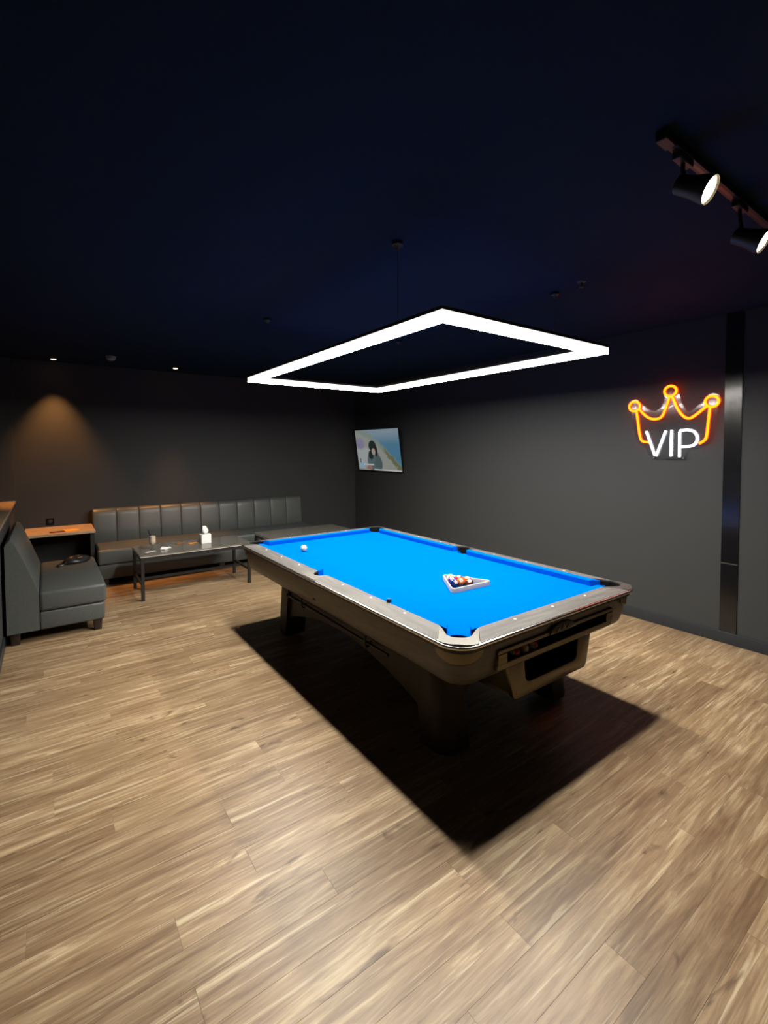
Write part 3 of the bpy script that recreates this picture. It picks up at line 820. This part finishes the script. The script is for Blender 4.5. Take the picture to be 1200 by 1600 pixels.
lathe('socket_face', [(.026, 0), (.026, .004), (.020, .006)], BLACKW, so_, 18, (0, -.008, 0), (PI/2, 0, 0))
box('pin_cover', -.004, .004, -.0165, -.013, -.012, .004, SILVERD, so_)

# ------------------------------------------------------------------ coffee tables
def coffee_table(label, loc, w_=1.235, d_=.62):
    t = thing('coffee_table', label, 'table', loc, 0, 'low black coffee tables')
    a, b = w_/2, d_/2
    box('table_top', -a, a, -b, b, .488, .502, TABLETOP, t, .002, 1)
    box('edge_band', -a-.001, a+.001, -b-.001, b+.001, .480, .4875, TOPEDGE, t)
    box('top_frame', -a+.008, a-.008, -b+.008, -b+.04, .440, .480, BLACKM, t)
    box('top_frame', -a+.008, a-.008, b-.04, b-.008, .440, .480, BLACKM, t)
    box('top_frame', -a+.008, -a+.04, -b+.04, b-.04, .440, .480, BLACKM, t)
    box('top_frame', a-.04, a-.008, -b+.04, b-.04, .440, .480, BLACKM, t)
    for sx in (-1, 1):
        for sy in (-1, 1):
            box('leg', sx*(a-.024)-.017, sx*(a-.024)+.017, sy*(b-.024)-.017, sy*(b-.024)+.017, 0, .480, BLACKM, t, .002, 1)
    for sx in (-1, 1): box('stretcher', sx*(a-.024)-.012, sx*(a-.024)+.012, -b+.04, b-.04, .162, .188, BLACKM, t)
    box('stretcher', -a+.036, a-.036, -.014, .014, .163, .187, BLACKM, t)
    return t
CTX, CTY = 1.415, 5.935
coffee_table('low black coffee table with grey glass top carrying the drink and tissue box', (CTX, CTY, 0))
coffee_table('low black coffee table half hidden behind the far end of the pool table', (2.925, 5.975, 0))
ZT = .5025
# drink
GLASS = ACR
dk = thing('drink_glass', 'stemmed glass of creamy iced drink with black straw on the coffee table', 'drink', (.975, 5.935, ZT))
lathe('glass_body', [(.034, 0), (.034, .004), (.008, .010), (.006, .035), (.014, .045), (.034, .062), (.039, .085), (.036, .115), (.034, .140), (.037, .165), (.0355, .165), (.0325, .140), (.034, .115), (.037, .085), (.032, .064), (.012, .048), (.004, .046)], GLASS, dk, 24)
lathe('drink_fill', [(.010, .050), (.031, .066), (.0355, .085), (.033, .115), (.0315, .140), (.0325, .152), (.02, .158)], noisy(principled('creamy_drink', (.72, .60, .46), .5), 30, .2), dk, 20)
tube('straw', [(.01, 0, .08), (-.018, .004, .15), (-.045, .008, .225)], .0042, POCKET, dk, 8)
# tissue box with a tissue
tb = thing('tissue_box', 'white cube tissue box with a tissue pulled up on the coffee table', 'tissue box', (1.565, 5.955, ZT), .08)
box('carton', -.058, .058, -.058, .058, 0, .112, WHITEP, tb, .003, 2)
rings = []
for k, (z, r) in enumerate(((.112, .020), (.13, .034), (.15, .038), (.17, .034), (.19, .024), (.203, .014))):
    ring = []
    for j in range(18):
        a = 2*PI*j/18; wv = 1+.22*math.sin(3*a+k*.6)
        ring.append((r*wv*math.cos(a)+.010*math.sin(z*20), .55*r*wv*math.sin(a), z+(.012*math.sin(2*a+.6) if k > 3 else 0)))
    rings.append(ring)
loft('tissue', rings, WHITEP, tb, ang=80)
box('slot', -.03, .03, -.008, .008, .1119, .1127, POCKET, tb)
# crumpled napkins
def crumple(name, lab, loc, r, seed):
    rnd = random.Random(seed); bm = bmesh.new(); bmesh.ops.create_icosphere(bm, subdivisions=3, radius=r)
    for v in bm.verts:
        n = v.co.normalized(); a = 1+.25*math.sin(5*n.x+seed)*math.cos(4*n.y+seed*2)+.16*math.sin(11*n.z+7*n.x)+rnd.uniform(-.07, .07)
        v.co = Vector((v.co.x*a*1.25, v.co.y*a, max(v.co.z*a*.62, -.3*r)+.3*r))
    o = mesh_obj(name, bm, WHITEP, None, True, loc); return tag(o, lab, 'napkin')
crumple('crumpled_napkin', 'larger crumpled white napkin in front of the drink glass', (1.075, 5.845, ZT), .034, 3)
crumple('crumpled_napkin', 'tiny balled white napkin right of the larger crumpled one', (1.145, 5.905, ZT), .017, 5)
def snack(lab, loc, rot, col, sx_, sy_):
    bm = bmesh.new(); n = 10
    top = {}; vs = []
    for i in range(n+1):
        for j in range(7):
            u = i/n*2-1; v = j/6*2-1
            h = .012*(1-u*u)**.6*(1-v*v)**.5+.0015*math.sin(9*u+5*v)*(abs(u) < .95)
            top[i, j] = (bm.verts.new((u*sx_, v*sy_, .002+max(h, 0))), bm.verts.new((u*sx_, v*sy_, 0)))
    for i in range(n):
        for j in range(6):
            bm.faces.new([top[i, j][0], top[i+1, j][0], top[i+1, j+1][0], top[i, j+1][0]])
            bm.faces.new([top[i, j][1], top[i, j+1][1], top[i+1, j+1][1], top[i+1, j][1]])
    for i in range(n):
        for j in (0, 6): bm.faces.new([top[i, j][0], top[i, j][1], top[i+1, j][1], top[i+1, j][0]])
    for j in range(6):
        for i in (0, n): bm.faces.new([top[i, j][0], top[i, j][1], top[i, j+1][1], top[i, j+1][0]])
    o = mesh_obj('snack_packet', bm, principled('packet'+lab[:5]+str(sx_), col, .35), None, True, loc, (0, 0, rot)); return tag(o, lab, 'packet')
snack('orange snack packet lying just left of the tissue box', (1.435, 6.03, ZT), .35, (.55, .24, .06), .065, .04)
snack('brown snack packet at the left of the orange one on the coffee table', (1.30, 6.10, ZT), .5, (.24, .12, .05), .055, .03)
rc = box('receipt', -.06, .06, -.018, .018, 0, .0012, WHITEP, None, 0, 1, (.93, 5.80, ZT), (0, 0, .5)); tag(rc, 'small paper strip at the left end of the coffee table', 'paper')

# ------------------------------------------------------------------ ceiling fittings
def spot_lamp(name, loc, direction, watt, col, angle, blend, size, parent):
    ld = bpy.data.lights.new(name, 'SPOT'); ld.energy = watt; ld.color = col; ld.spot_size = math.radians(angle); ld.spot_blend = blend; ld.shadow_soft_size = size
    lo = bpy.data.objects.new(name, ld); C.objects.link(lo); lo.parent = parent; lo.location = loc
    lo.rotation_euler = Vector(direction).to_track_quat('-Z', 'Y').to_euler(); return lo
def downlight(x, y_, lab, watt, ang):
    d_ = thing('downlight', lab, 'downlight', (x, y_, ZC), 0, 'recessed warm downlights')
    lathe('trim_ring', [(.045, 0), (.045, -.004), (.036, -.007), (.032, -.004), (.032, 0)], BLACKM, d_, 24)
    lathe('lens', [(.030, -.001), (.028, -.007), (.018, -.012), (.006, -.014)], LAMPD, d_, 20)
    spot_lamp('downlight_lamp', (0, 0, -.022), (0, 0, -1), watt, (1., .41, .11), ang, .8, .02, d_)
downlight(.10, 7.10, 'small warm recessed downlight above the side table', DOWN_W*3.0, 66)
downlight(1.475, 6.96, 'small warm recessed downlight above the middle of the long sofa', DOWN_W*2.4, 42)
sd = thing('smoke_detector', 'small white dome smoke detector on the dark ceiling between the downlights', 'detector', (.66, 6.53, ZC))
lathe('mount_base', [(.055, 0), (.055, -.010), (.052, -.012)], WHITE, sd, 24)
lathe('dome', [(.050, -.012), (.048, -.030), (.036, -.044), (.016, -.050)], WHITE, sd, 24)
lathe('indicator_ring', [(.0505, -.018), (.0515, -.020), (.0505, -.022)], BLACKM, sd, 24)
sk = thing('sprinkler_head', 'tiny chrome sprinkler head on the ceiling beside the light frame', 'sprinkler', (2.94, 1.80, ZC))
lathe('escutcheon', [(.030, 0), (.028, -.005), (.012, -.008)], SILVER, sk, 20)
lathe('nozzle', [(.008, -.008), (.008, -.028), (.005, -.034)], SILVER, sk, 12)
lathe('deflector', [(.004, -.034), (.016, -.037), (.016, -.039), (.003, -.040)], SILVER, sk, 16)
# track with adjustable spot heads
TYK = .79
tk = thing('track_rail', 'black ceiling track rail carrying the two warm spotlights', 'track', (2.6, TYK, ZC))
box('rail_channel', -.75, 1.2, -.0175, .0175, -.033, 0, BLACKM, tk, .002, 1)
box('conductor_strip', -.74, 1.19, -.006, .006, -.0335, -.0325, SILVERD, tk)
box('end_feed', -.83, -.75, -.020, .020, -.040, 0, BLACKM, tk, .003, 1)
def spot_head(lab, lens, dirn, grp):
    n = Vector(dirn).normalized(); lens = Vector(lens)
    piv = lens-n*.085
    h = thing('track_spotlight', lab, 'spotlight', (piv.x, TYK, ZC-.0335), 0, grp)
    off = Vector((0, -TYK, -(ZC-.0335)))+Vector((-piv.x, 0, 0))
    loc = piv+off; q = n.to_track_quat('Z', 'Y').to_euler()
    box('track_adapter', -.055, .055, -.016, .016, -.026, 0, BLACKM, h, .003, 1)
    tube('stem', [(0, 0, -.026), (0, 0, -.05), tuple(Vector((0, loc.y*.6, loc.z*.75))), tuple(loc-Vector((0, 0, -.02)))], .008, BLACKM, h, 8)
    body = lathe('lamp_body', [(.024, -.035), (.034, -.030), (.038, .02), (.047, .06), (.052, .088), (.048, .090), (.046, .080), (.043, .076)], BLACKM, h, 28, loc, q)
    lathe('reflector', [(.020, .055), (.040, .0755), (.045, .086), (.0445, .086), (.039, .074), (.018, .052)], SILVER, h, 24, loc, q)
    lathe('lens', [(.043, .0765), (.043, .081), (.034, .086), (.010, .0885)], LAMPW, h, 24, loc, q)
    spot_lamp('spot_lamp', tuple(loc+n*.10), n, SPOT_W, (1., .66, .34), 70, .6, .03, h)
grp = 'track spotlights'
spot_head('black track spotlight with glowing lens nearer the middle of the room', (1.955, .705, 2.592), (.10, -.84, -.50), grp)
spot_head('black track spotlight with glowing lens at the right picture edge', (2.535, .705, 2.555), (.10, -.84, -.50), grp)
